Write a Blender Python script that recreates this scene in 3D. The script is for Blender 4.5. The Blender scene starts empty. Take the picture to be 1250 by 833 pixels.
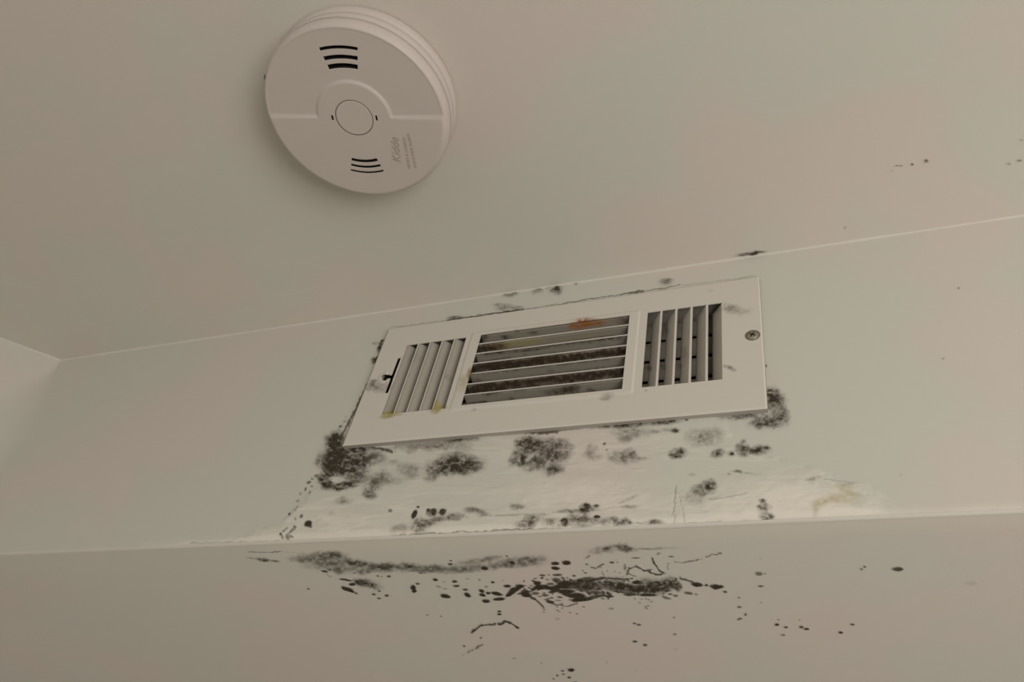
import bpy, bmesh, math
import numpy as np
from mathutils import Vector, Matrix

S = bpy.context.scene
COL = S.collection

# ------------------------------------------------------------------ camera
W_PX, H_PX, F_PX = 1250.0, 833.0, 1006.2
CX, CY = 625.0, 416.5
def _cam(px, py): return np.array([px - CX, -(py - CY), -F_PX])
_ex = -_cam(-2080, 764); _ex /= np.linalg.norm(_ex)
_ez = _cam(870, -590); _ez -= _ex * _ex.dot(_ez); _ez /= np.linalg.norm(_ez)
_ey = np.cross(_ez, _ex)
ROT = np.array([_ex, _ey, _ez])                 # world = ROT @ camera axes
CAM_H = 1.80                                    # eye height above the floor
cam_data = bpy.data.cameras.new('camera')
cam = bpy.data.objects.new('camera', cam_data); COL.objects.link(cam)
cam_data.sensor_fit = 'HORIZONTAL'; cam_data.sensor_width = 36.0
cam_data.lens = F_PX / W_PX * 36.0
cam_data.clip_start = 0.01
M = Matrix([[ROT[i][j] for j in range(3)] for i in range(3)]).to_4x4()
M.translation = (0, 0, CAM_H)
cam.matrix_world = M
S.camera = cam

# ------------------------------------------------------------------ world, light, exposure
S.view_settings.view_transform = 'Standard'
S.view_settings.look = 'None'
S.view_settings.exposure = 0.36
S.view_settings.gamma = 1.0
S.view_settings.use_curve_mapping = False
world = bpy.data.worlds.new('world'); S.world = world
world.use_nodes = True
bg = world.node_tree.nodes['Background']
bg.inputs[0].default_value = (1.0, 0.95, 0.90, 1); bg.inputs[1].default_value = 0.36

def area(name, loc, target, sx, sy, power, col):
    d = bpy.data.lights.new(name, 'AREA'); d.shape = 'RECTANGLE'; d.size = sx; d.size_y = sy
    d.energy = power; d.color = col
    o = bpy.data.objects.new(name, d); COL.objects.link(o)
    o.location = loc
    o.rotation_euler = (Vector(target) - Vector(loc)).to_track_quat('-Z', 'Y').to_euler()
    return o
area('window_daylight', (1.05, -0.55, 1.35), (0.1, 0.1, 2.4), 0.9, 0.8, 11.5, (1.0, 0.965, 0.92))

# ------------------------------------------------------------------ plan of the place (metres)
WALL_Y = 0.4662          # face of the bulkhead that carries the register
CEIL_Z = 0.5864 + CAM_H
SOFF_Z = 0.3139 + CAM_H
PLATE_Y = WALL_Y - 0.004
CORNER_X = -0.8555
REC_Y = 1.45             # back wall of the recess under the bulkhead

# ------------------------------------------------------------------ helpers
def project(P):
    """world points (n,3) -> position in the 1250x833 photograph"""
    Q = (P - np.array([0, 0, CAM_H])) @ ROT     # camera axes
    return CX + Q[:, 0] / -Q[:, 2] * F_PX, CY - Q[:, 1] / -Q[:, 2] * F_PX
def smooth(a, b, x):
    t = np.clip((x - a) / (b - a), 0, 1); return t * t * (3 - 2 * t)
def vnoise(x, y, seed):
    rs = np.random.RandomState(seed); tab = rs.rand(256, 256)
    xi = np.floor(x).astype(int); yi = np.floor(y).astype(int)
    fx = x - xi; fy = y - yi; fx = fx * fx * (3 - 2 * fx); fy = fy * fy * (3 - 2 * fy)
    a = tab[xi & 255, yi & 255]; b = tab[(xi + 1) & 255, yi & 255]
    c = tab[xi & 255, (yi + 1) & 255]; d = tab[(xi + 1) & 255, (yi + 1) & 255]
    return (a * (1 - fx) + b * fx) * (1 - fy) + (c * (1 - fx) + d * fx) * fy
def fbm(x, y, seed, octaves=4):
    s = 0; a = 0.5; t = 0
    for k in range(octaves):
        s = s + a * vnoise(x * 2 ** k, y * 2 ** k, seed + k); t += a; a *= 0.55
    return s / t

def mesh_obj(name, verts, faces, mat, parent=None, smooth_shade=False, attr=None):
    me = bpy.data.meshes.new(name)
    me.from_pydata([tuple(map(float, v)) for v in verts], [], [tuple(int(i) for i in f) for f in faces])
    if attr is not None:
        a = me.color_attributes.new('stain', 'FLOAT_COLOR', 'POINT')
        attr = np.asarray(attr, dtype=np.float32)
        rgba = attr.copy(); rgba[:, 3] = 1; a.data.foreach_set('color', rgba.ravel())
        y = me.attributes.new('drip', 'FLOAT', 'POINT'); y.data.foreach_set('value', attr[:, 3].copy())
    me.materials.append(mat)
    if smooth_shade: me.polygons.foreach_set('use_smooth', [True] * len(me.polygons))
    me.update()
    o = bpy.data.objects.new(name, me); COL.objects.link(o)
    if parent: o.parent = parent
    return o
def bm_obj(name, bm, mat, parent=None, sm=False):
    bmesh.ops.recalc_face_normals(bm, faces=bm.faces)
    me = bpy.data.meshes.new(name); bm.to_mesh(me); bm.free()
    for m in (mat if isinstance(mat, (list, tuple)) else [mat]): me.materials.append(m)
    if sm: me.polygons.foreach_set('use_smooth', [True] * len(me.polygons))
    o = bpy.data.objects.new(name, me); COL.objects.link(o)
    if parent: o.parent = parent
    return o
def add_box(bm, x0, x1, y0, y1, z0, z1):
    v = [bm.verts.new(p) for p in [(x0,y0,z0),(x1,y0,z0),(x1,y1,z0),(x0,y1,z0),(x0,y0,z1),(x1,y0,z1),(x1,y1,z1),(x0,y1,z1)]]
    for f in [(0,3,2,1),(4,5,6,7),(0,1,5,4),(1,2,6,5),(2,3,7,6),(3,0,4,7)]: bm.faces.new([v[i] for i in f])
def structure(o, label):
    o['kind'] = 'structure'; o['label'] = label; return o
def empty(name, label, cat, loc, rot=0):
    o = bpy.data.objects.new(name, None); COL.objects.link(o)
    o.location = loc; o.rotation_euler = (0, 0, rot); o.empty_display_size = 0.03
    o['label'] = label; o['category'] = cat
    return o
def grid_faces(nx, nz):
    i, j = np.meshgrid(np.arange(nx - 1), np.arange(nz - 1), indexing='ij')
    a = (i * nz + j).ravel(); b = ((i + 1) * nz + j).ravel()
    return np.stack([a, b, b + 1, a + 1], 1)

# ------------------------------------------------------------------ materials
def nodes_of(m):
    m.use_nodes = True
    nt = m.node_tree; nt.nodes.clear()
    out = nt.nodes.new('ShaderNodeOutputMaterial'); b = nt.nodes.new('ShaderNodeBsdfPrincipled')
    nt.links.new(b.outputs[0], out.inputs[0])
    return nt, b
def N(nt, t, **kw):
    n = nt.nodes.new(t)
    for k, v in kw.items(): setattr(n, k, v)
    return n
def mixc(nt, fac, a, b, mode='MIX'):
    n = N(nt, 'ShaderNodeMix', data_type='RGBA', blend_type=mode)
    for sock, v in ((0, fac), (6, a), (7, b)):
        if isinstance(v, (tuple, float, int)): n.inputs[sock].default_value = v
        else: nt.links.new(v, n.inputs[sock])
    return n.outputs[2]
def math_(nt, op, a, b=None, c=None, clamp=False):
    n = N(nt, 'ShaderNodeMath', operation=op, use_clamp=clamp)
    for i, v in enumerate((a, b, c)):
        if v is None: continue
        if isinstance(v, (float, int)): n.inputs[i].default_value = v
        else: nt.links.new(v, n.inputs[i])
    return n.outputs[0]
def noise(nt, vec, scale, detail=3, rough=0.5):
    n = N(nt, 'ShaderNodeTexNoise'); n.inputs['Scale'].default_value = scale
    n.inputs['Detail'].default_value = detail; n.inputs['Roughness'].default_value = rough
    nt.links.new(vec, n.inputs['Vector']); return n.outputs['Fac']
def stained(name, base, rough, plaster=(0.81, 0.76, 0.665, 1), bump=0.0, bump_scale=300, tint=0.0,
            mold=(0.047, 0.035, 0.020, 1), grain=0.35, spec=0.3):
    """paint whose 'stain' attribute carries R mould, G bare filler, B rust; 'drip' is the yellow stain"""
    m = bpy.data.materials.new(name); nt, b = nodes_of(m)
    tc = N(nt, 'ShaderNodeTexCoord').outputs['Object']
    at = N(nt, 'ShaderNodeAttribute', attribute_name='stain')
    sp = N(nt, 'ShaderNodeSeparateColor'); nt.links.new(at.outputs['Color'], sp.inputs[0])
    fine = noise(nt, tc, 620, 5, 0.7)
    col = base
    if tint:
        lo = noise(nt, tc, 7, 2)
        r = N(nt, 'ShaderNodeMapRange'); r.inputs[1].default_value = 0.42; r.inputs[2].default_value = 0.58
        nt.links.new(lo, r.inputs[0])
        warm = tuple(base[i] * (1 + tint * (1.0, -0.35, -0.1)[i]) for i in range(3)) + (1,)
        cool = tuple(base[i] * (1 + tint * (-0.7, 0.45, 0.1)[i]) for i in range(3)) + (1,)
        col = mixc(nt, r.outputs[0], cool, warm)
    col = mixc(nt, sp.outputs[1], col, plaster)
    # rust
    col = mixc(nt, sp.outputs[2], col, (0.30, 0.12, 0.028, 1))
    # yellow drip has an attribute of its own
    ylw = N(nt, 'ShaderNodeAttribute', attribute_name='drip').outputs['Fac']
    yl = math_(nt, 'MULTIPLY', ylw, 0.9, clamp=True)
    col = mixc(nt, yl, col, (0.36, 0.30, 0.07, 1))
    g = math_(nt, 'SUBTRACT', fine, 0.5)
    g = math_(nt, 'MULTIPLY', g, grain * 4)
    w = math_(nt, 'MULTIPLY', sp.outputs[0], math_(nt, 'SUBTRACT', 1.15, sp.outputs[0]))
    w = math_(nt, 'MULTIPLY', w, 2.2)
    f = math_(nt, 'MULTIPLY_ADD', g, w, sp.outputs[0], clamp=True)
    col = mixc(nt, f, col, mold)
    nt.links.new(col, b.inputs['Base Color'])
    rr = math_(nt, 'MULTIPLY_ADD', f, 0.9 - rough, rough)
    nt.links.new(rr, b.inputs['Roughness'])
    b.inputs['Specular IOR Level'].default_value = spec
    if bump:
        bp = N(nt, 'ShaderNodeBump'); bp.inputs['Strength'].default_value = bump
        bp.inputs['Distance'].default_value = 0.001
        nt.links.new(noise(nt, tc, bump_scale, 4), bp.inputs['Height'])
        nt.links.new(bp.outputs[0], b.inputs['Normal'])
    return m
WALLC = (0.645, 0.618, 0.545, 1)
m_wall = stained('wall_paint', WALLC, 0.6, bump=0.12, bump_scale=160, tint=0.035)
m_ceil = stained('ceiling_paint', (0.675, 0.64, 0.57, 1), 0.75, bump=0.12, bump_scale=160, tint=0.035)
m_soff = stained('soffit_paint', (0.75, 0.705, 0.63, 1), 0.75, bump=0.12, bump_scale=160, tint=0.03, grain=0.25)
m_caulk = stained('caulk', (0.68, 0.645, 0.57, 1), 0.5, bump=0.3, bump_scale=120)
m_plate = stained('register_enamel', (0.68, 0.64, 0.565, 1), 0.38, bump=0.03, spec=0.45)
m_deep_shade = stained('deep_shaded_enamel', (0.26, 0.235, 0.19, 1), 0.5, bump=0.05, grain=0.5, mold=(0.040, 0.027, 0.014, 1))  # register enamel darkened; the middle louvers' shade is put into this colour
m_shaded = stained('shaded_enamel', (0.40, 0.37, 0.315, 1), 0.45, bump=0.05, grain=0.5, mold=(0.040, 0.024, 0.010, 1))  # darker enamel copy: left louvers' shade in the colour, also the rim's grime
m_floor = stained('floor_vinyl', (0.46, 0.41, 0.35, 1), 0.5)

def simple(name, c, rough=0.5, metal=0.0, bump=0.0, scale=400, var=0.0):
    m = bpy.data.materials.new(name); nt, b = nodes_of(m)
    tc = N(nt, 'ShaderNodeTexCoord').outputs['Object']
    if var:
        lo = noise(nt, tc, 45, 4)
        nt.links.new(mixc(nt, lo, tuple(v * (1 - var) for v in c[:3]) + (1,), tuple(min(1, v * (1 + var)) for v in c[:3]) + (1,)), b.inputs['Base Color'])
    else: b.inputs['Base Color'].default_value = c
    b.inputs['Roughness'].default_value = rough; b.inputs['Metallic'].default_value = metal
    if bump:
        bp = N(nt, 'ShaderNodeBump'); bp.inputs['Strength'].default_value = bump; bp.inputs['Distance'].default_value = 0.0005
        nt.links.new(noise(nt, tc, scale, 3), bp.inputs['Height']); nt.links.new(bp.outputs[0], b.inputs['Normal'])
    return m
m_alarm = simple('alarm_plastic', (0.61, 0.545, 0.495, 1), 0.5, bump=0.1, scale=1500, var=0.03)
m_black = simple('slot_black', (0.006, 0.005, 0.004, 1), 0.9)
m_groove = simple('groove_grey', (0.16, 0.13, 0.10, 1), 0.8)
m_print = simple('moulded_lettering', (0.42, 0.35, 0.295, 1), 0.6)
m_screw = simple('screw_steel', (0.33, 0.30, 0.24, 1), 0.5, 0.5, bump=0.3, var=0.3)
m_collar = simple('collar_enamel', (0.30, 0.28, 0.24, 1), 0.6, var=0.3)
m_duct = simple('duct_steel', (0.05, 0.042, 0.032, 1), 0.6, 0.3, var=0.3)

# ------------------------------------------------------------------ stains: patches laid out on the real surfaces
def K(ox, oy, s):            # coordinates read from an enlarged detail of the photo
    return lambda x, y: (ox + x / s, oy + y / s)
class Patch:
    def __init__(self, name, label=None): self.name = name; self.label = label; self.items = []; self.lines = []
    def e(self, k, s, lst):  # soft ellipses: cx, cy, rx, ry, strength, angle, softness
        for t in lst:
            cx, cy, rx, ry, st = t[:5]; an = t[5] if len(t) > 5 else 0; so = t[6] if len(t) > 6 else 0.75
            x, y = k(cx, cy); g = 1.0 if st < 0 else (1.25 if so > .4 else 1.1)
            rx_, ry_ = rx / s * g, ry / s * g
            if so > .4 and ry_ < 5 and st > 0 and rx_ > 8: ry_ = ry_ * 1.3
            self.items.append((x, y, rx_, ry_, st, math.radians(an), so))
        return self
    def l(self, k, s, pts, w, st, dots=0.0):
        self.lines.append(([k(*p) for p in pts], w / s * .85, st, dots)); return self
    def mask(self, u, v, seed, warp=1.0):
        m = np.zeros_like(u)
        wx = (fbm(u / 9, v / 9, seed) - 0.5) * 10 * warp; wy = (fbm(u / 9 + 50, v / 9, seed + 9) - 0.5) * 7 * warp
        tex = fbm(u / 4.5, v / 3.2, seed + 20, 4)
        for (x, y, rx, ry, st, an, so) in self.items:
            R = max(rx, ry) * 1.5 + 6
            idx = np.where((np.abs(u - x) < R) & (np.abs(v - y) < R))[0]
            if not len(idx): continue
            k = min(1.0, min(rx, ry) / 8.0)
            du = u[idx] - x + wx[idx] * k; dv = v[idx] - y + wy[idx] * k
            c, s = math.cos(an), math.sin(an)
            a = (du * c + dv * s) / rx; b = (-du * s + dv * c) / ry
            d = np.sqrt(a * a + b * b)
            if so > 0.4:     # smudge: fibrous inside
                t = st * (1 - smooth(1 - so, 1.3, d))
                t = t * np.clip(0.05 + 1.95 * tex[idx], 0, 1.35)
            else:
                t = st * (1 - smooth(1 - so, 1 + so * .6, d))
            if st < 0: m[idx] *= 1 + np.maximum(t, -1)
            else: m[idx] = 1 - (1 - m[idx]) * (1 - np.clip(t, 0, 1))
        for pts, w, st, dots in self.lines:
            jx = (fbm(u / 6, v / 6, seed + 31, 2) - .5) * 3; jy = (fbm(u / 6, v / 6, seed + 37, 2) - .5) * 3
            run = 0
            for (x0, y0), (x1, y1) in zip(pts[:-1], pts[1:]):
                idx = np.where((u > min(x0, x1) - 6) & (u < max(x0, x1) + 6) & (v > min(y0, y1) - 6) & (v < max(y0, y1) + 6))[0]
                L = math.hypot(x1 - x0, y1 - y0)
                if len(idx):
                    px = u[idx] + jx[idx] - x0; py = v[idx] + jy[idx] - y0
                    t = np.clip((px * (x1 - x0) + py * (y1 - y0)) / L ** 2, 0, 1)
                    d = np.hypot(px - t * (x1 - x0), py - t * (y1 - y0))
                    ww = w * (0.6 + 0.8 * vnoise((run + t * L) / 3.0, np.zeros_like(t), seed + 3))
                    mm = st * (1 - smooth(0.35, 1.5, d / ww))
                    if dots: mm = mm * smooth(dots - .15, dots + .15, vnoise((run + t * L) / 2.2, np.ones_like(t) * 7, seed + 5))
                    m[idx] = np.maximum(m[idx], mm)
                run += L
        return m

k5 = K(320, 480, 3.7875); k6 = K(600, 480, 3.787); k7 = K(820, 450, 3.333); k3 = K(400, 330, 3.621)
k4 = K(440, 400, 6.407); k2 = K(450, 280, 4.1667); kr = K(680, 320, 3.47); k9 = K(330, 640, 3.571); k8 = K(540, 640, 3.125)
kb = K(850, 600, 3.125); kc = K(900, 150, 3.571); kd = K(300, 640, 7.8125); kp = K(0, 0, 1); kq = K(600, 670, 4.1667)

rs = np.random.RandomState(5)
wall_patches = [
  Patch('mold_patch', 'dense dark grey mould at the lower left corner of the register').e(k5, 3.7875, [
    (345,245,42,55,.95,0,.5),(322,325,52,50,.9,0,.5),(395,335,90,62,.85,0,.6),(470,300,85,34,.65,-10),(300,398,34,36,.9,0,.5),
    (350,402,42,13,-.9,0,.5),(370,432,75,16,.85,-8,.6),(440,390,60,28,.6),(430,262,75,12,.95,0,.5),(340,300,60,60,.5)
    ]).l(k5, 3.7875, [(500,258),(560,262),(604,276)], 7, .85).e(k5, 3.7875, [(375,500,34,14,.45,-5),(520,315,60,25,.35)]),
  Patch('mold_patch', 'grey smudged mould trailing below the left end of the register').e(k5, 3.7875, [
    (545,400,50,34,.5,-20),(512,440,34,44,.6,20),(500,476,28,14,.65),(600,410,60,14,.25),(680,362,52,34,.42),(610,325,22,12,.3)]),
  Patch('mold_patch', 'oval dark mould smear under the middle of the left half').e(k5, 3.7875, [
    (900,335,105,40,.85,-4,.7),(830,362,62,26,.6),(780,385,30,26,.45),(890,292,60,12,.4),(960,345,50,26,.6,-5),(880,358,90,14,.7,-4)]),
  Patch('mold_patch', 'thin brown mould hanging under the lower edge of the faceplate, left part').e(k5, 3.7875, [
    (740,245,110,22,.45,-4),(830,250,60,22,.4),(920,215,70,12,.75,-4,.5),(930,255,46,24,.32),(690,275,20,10,.3)]).l(k5,3.7875,[(618,240),(618,280)],4,.5),
  Patch('mold_specks', 'scattered black specks running down beside the filled patch').e(k5, 3.7875,
    [(x + rs.uniform(-26, 26), y + rs.uniform(-14, 14), rs.uniform(3, 8), rs.uniform(3, 9), rs.uniform(.4, .85), rs.uniform(0, 90), .3)
     for x, y in [(262,372),(250,392),(235,408),(225,430),(212,455),(205,475),(190,500),(145,520),(142,545),(150,570),(178,565),(165,600),(160,630),(135,655),(118,672),(85,655),(75,672),(140,640),(200,450),(215,410),(245,380)]]
    + [(215,608,16,16,1,20,.3),(228,622,10,7,.8,0,.3),(145,640,22,7,.6,-45,.4),(122,670,10,14,.6,20,.4),(362,158,6,6,.5,0,.3),(385,130,5,4,.5,0,.3),(325,560,14,10,.2)]),
  Patch('mold_spots', 'row of small black mould spots on the filler under the left bank').e(k5, 3.7875, [
    (598,550,9,9,.65,20,.35),(708,567,12,24,1,30,.3),(724,531,8,5,.9,0,.3),(770,546,8,8,.9,0,.3),(790,557,22,15,.9,0,.45),(800,545,8,6,.8,0,.3),(838,556,16,14,.95,0,.4),(845,548,14,7,.7,0,.4)]),
  Patch('mold_patch', 'brown mould streak just above the corner crack, left part').e(k5, 3.7875, [
    (735,615,42,30,.62,-10),(640,630,38,14,.4,-10),(790,600,55,16,.55,-10),(880,578,70,13,.6,-8),(985,548,42,9,.6,5),(1025,565,28,10,.45),(1180,532,26,12,.4)]),
  Patch('mold_patch', 'square blotch of charcoal mould below the middle louvers').e(k6, 3.787, [
    (165,240,42,34,.8,0,.6),(130,308,40,34,.9,0,.6),(245,238,90,28,.68),(205,290,52,48,.62),(275,300,62,58,.68),(290,362,44,20,.7),(340,260,36,42,.45),(200,335,60,26,.5),
    (185,300,10,34,-.55,45,.6),(260,335,9,28,-.5,30,.6)]).l(k6,3.787,[(165,182),(215,190),(300,178)],11,.85).e(k6,3.787,[(270,172,120,8,.8,-4,.5),(380,255,12,14,.3)]),
  Patch('mold_patch', 'dark line of mould along the faceplate edge and smears below it').e(k6, 3.787, [
    (640,148,190,9,.72,-4,.6),(800,132,52,12,.75,-4,.5),(645,182,80,34,.42),(622,218,30,13,.42),(610,300,64,28,.55),(642,275,24,20,.55),(462,268,26,24,.35,-60),(450,292,30,10,.28),(485,300,30,16,.25),(700,305,30,7,.32),
    (525,240,8,7,.7,0,.3),(535,268,6,5,.5,0,.3),(820,172,30,7,.4),(852,177,20,12,.75),(902,122,9,9,.8,0,.4),(760,180,22,10,.35)]),
  Patch('mold_spot', 'small round grey mould spot under the right bank').e(k6, 3.787, [(868,284,36,20,.8),(845,294,16,12,.5),(885,270,22,12,.4)]),
  Patch('mold_patch', 'soft brown mould cloud below the right bank').e(k6, 3.787, [(965,208,58,36,.48,0,1),(1040,188,38,28,.3),(1010,230,50,12,.2)]),
  Patch('mold_patch', 'dark curl of mould round the lower right corner of the register').e(k7, 3.333, [
    (410,115,34,32,.82,0,.6),(440,160,30,46,.62),(400,145,24,30,.5),(370,222,46,20,.8,-8,.6),(425,215,40,26,.65),(275,190,64,11,.65,-4,.6),(345,195,40,14,.5),(455,185,22,20,.4)]),
  Patch('mold_patch', 'short chain of grey mould blots beneath the right corner').e(k7, 3.333, [
    (190,350,26,13,.7),(242,350,13,11,.85),(290,335,28,26,.85),(294,298,10,10,.55),(355,334,44,16,.82,-5),(385,326,18,6,.7),(330,345,30,7,.55)]),
  Patch('mold_patch', 'grey mould smear beside the vertical crack').e(k6, 3.787, [(1000,440,34,30,.8,-30,.8),(955,445,32,20,.5),(940,490,50,28,.28),(975,465,40,14,.4),(1020,420,14,20,.4)]),
  Patch('mold_spots', 'small group of grey mould dots above the right end of the crack').e(k7, 3.333, [
    (270,422,18,6,.55),(300,428,50,4,.28,6),(235,434,6,5,.4),(85,434,12,6,.4),(372,546,13,8,.8),(362,570,10,6,.5),(380,572,22,12,.62),(388,605,26,9,.85),(372,620,10,5,.7),(300,626,22,6,.4),
    (580,452,32,6,.3,-10)]).l(k7,3.333,[(620,455),(700,460),(745,466)],3,.35).l(k7,3.333,[(150,540),(220,532),(310,514)],4,.3),
  Patch('mold_patch', 'long band of brown mould blots on the filler in the middle').e(k6, 3.787, [
    (437,535,22,20,.9,0,.6),(485,530,15,8,.75),(395,551,80,7,.62,-4,.6),(440,555,24,20,.5),(490,578,16,10,1,0,.35),(340,600,14,15,.9,0,.5),(282,604,46,14,.5),(195,592,40,24,.68,-25),(160,612,44,16,.5,-10),
    (400,592,60,24,.58),(440,600,44,20,.55),(540,598,70,12,.45),(572,598,20,18,.6),(620,600,26,11,.7),(755,600,36,8,.65),(640,530,36,6,.38),(640,495,44,5,.3,-25),(125,532,34,8,.36),(80,570,80,4,.3,-3),(240,566,18,5,.3),(700,603,80,3,.3)]),
  Patch('mold_patch', 'black mould at the upper left edge of the register').e(k4, 6.407, [
    (165,125,14,32,.9,28,.6),(150,165,18,30,.85,20,.6),(120,125,28,10,.5),(105,262,24,22,.9,20,.6),(135,235,10,30,.8,28,.6)]),
  Patch('mold_line', 'thin dark line of mould down the left edge of the faceplate').l(k3, 3.621, [(62,735),(98,665),(135,600),(160,545),(178,505)], 7, .8).e(k3, 3.621, [(60,690,7,5,.5,0,.3),(72,672,5,4,.4,0,.3),(80,650,4,4,.3,0,.3),(30,742,34,12,.6)]),
  Patch('mold_line', 'dark line of mould above the top edge of the register, left part').l(k2, 4.1667, [(400,464),(450,455),(560,441),(680,423),(785,407)], 5, .9)
    .l(k2, 4.1667, [(110,500),(240,484),(400,464)], 2.5, .35).l(k2, 4.1667, [(785,407),(1000,378),(1250,338)], 2.5, .5).e(k2, 4.1667, [(440,452,36,7,.62,-6),(575,434,22,4,.4),(700,397,50,18,.5,0,.9),(650,385,20,8,.35),(760,398,26,8,.35),(690,405,14,10,.4)]),
  Patch('mold_spots', 'row of grey mould blots under the ceiling joint').e(k2, 4.1667, [
    (720,328,34,12,.6,-8),(855,312,30,11,.5,-4),(957,300,26,24,.85,0,.8),(935,312,20,8,.4),(1040,268,20,10,.5),(1060,268,10,12,.6),(1195,247,10,5,.75,0,.4)]).l(k2,4.1667,[(900,300),(960,287),(1025,275)],4,.5),
  Patch('mold_line', 'dark line of mould above the top edge of the register, right part').l(kr, 3.47, [(0,182),(150,156),(270,139)], 2.5, .5).l(kr, 3.47, [(270,139),(320,131),(365,124)], 5, .8).l(kr, 3.47, [(365,124),(520,100)], 3, .6)
    .l(kr,3.47,[(520,100),(700,78),(845,60)],1.6,.3).e(kr, 3.47, [(463,83,26,11,.5),(480,76,12,6,.3),(195,66,8,4,.6),(80,85,18,6,.3)]),
]
wall_cracks = Patch('crack', 'hairline cracks along the lower corner of the bulkhead') \
  .l(k5, 3.7875, [(600,659),(700,655),(800,649),(880,651),(930,638),(965,646),(1212,630)], 3.2, .85) \
  .l(k6, 3.787, [(0,636),(60,637),(130,630),(330,628)], 3, .6).l(k6, 3.787, [(570,634),(620,625),(700,629),(850,625)], 3, .8) \
  .l(k6, 3.787, [(850,605),(960,600),(1060,596)], 2.4, .6).l(k6, 3.787, [(848,626),(845,540),(852,430)], 2.6, .55).l(k6, 3.787, [(835,570),(850,520),(840,500)], 3, .3).l(k6, 3.787, [(895,600),(885,540),(868,470)], 2.4, .4) \
  .l(k7, 3.333, [(375,617),(460,619),(560,617),(700,608)], 2.6, .65).l(k7, 3.333, [(700,608),(900,603),(1000,598)], 1.7, .4).l(kb, 3.125, [(820,92),(940,92),(1100,82),(1250,72)], 2.6, .7) \
  .l(kd, 7.8125, [(0,176),(120,170),(240,164),(340,163)], 5, .6).l(kp, 1, [(232,664),(262,663),(300,662)], .6, .5).l(kp, 1, [(140,674),(200,670),(260,667)], .5, .4) \
  .e(kp, 1, [(1170,352,1.6,1.2,.7,0,.3),(1151,438,1.6,1.2,.5,0,.3),(935,447,1.6,1.8,.8,0,.3),(1100,580,1,1,.4,0,.3)])

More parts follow.
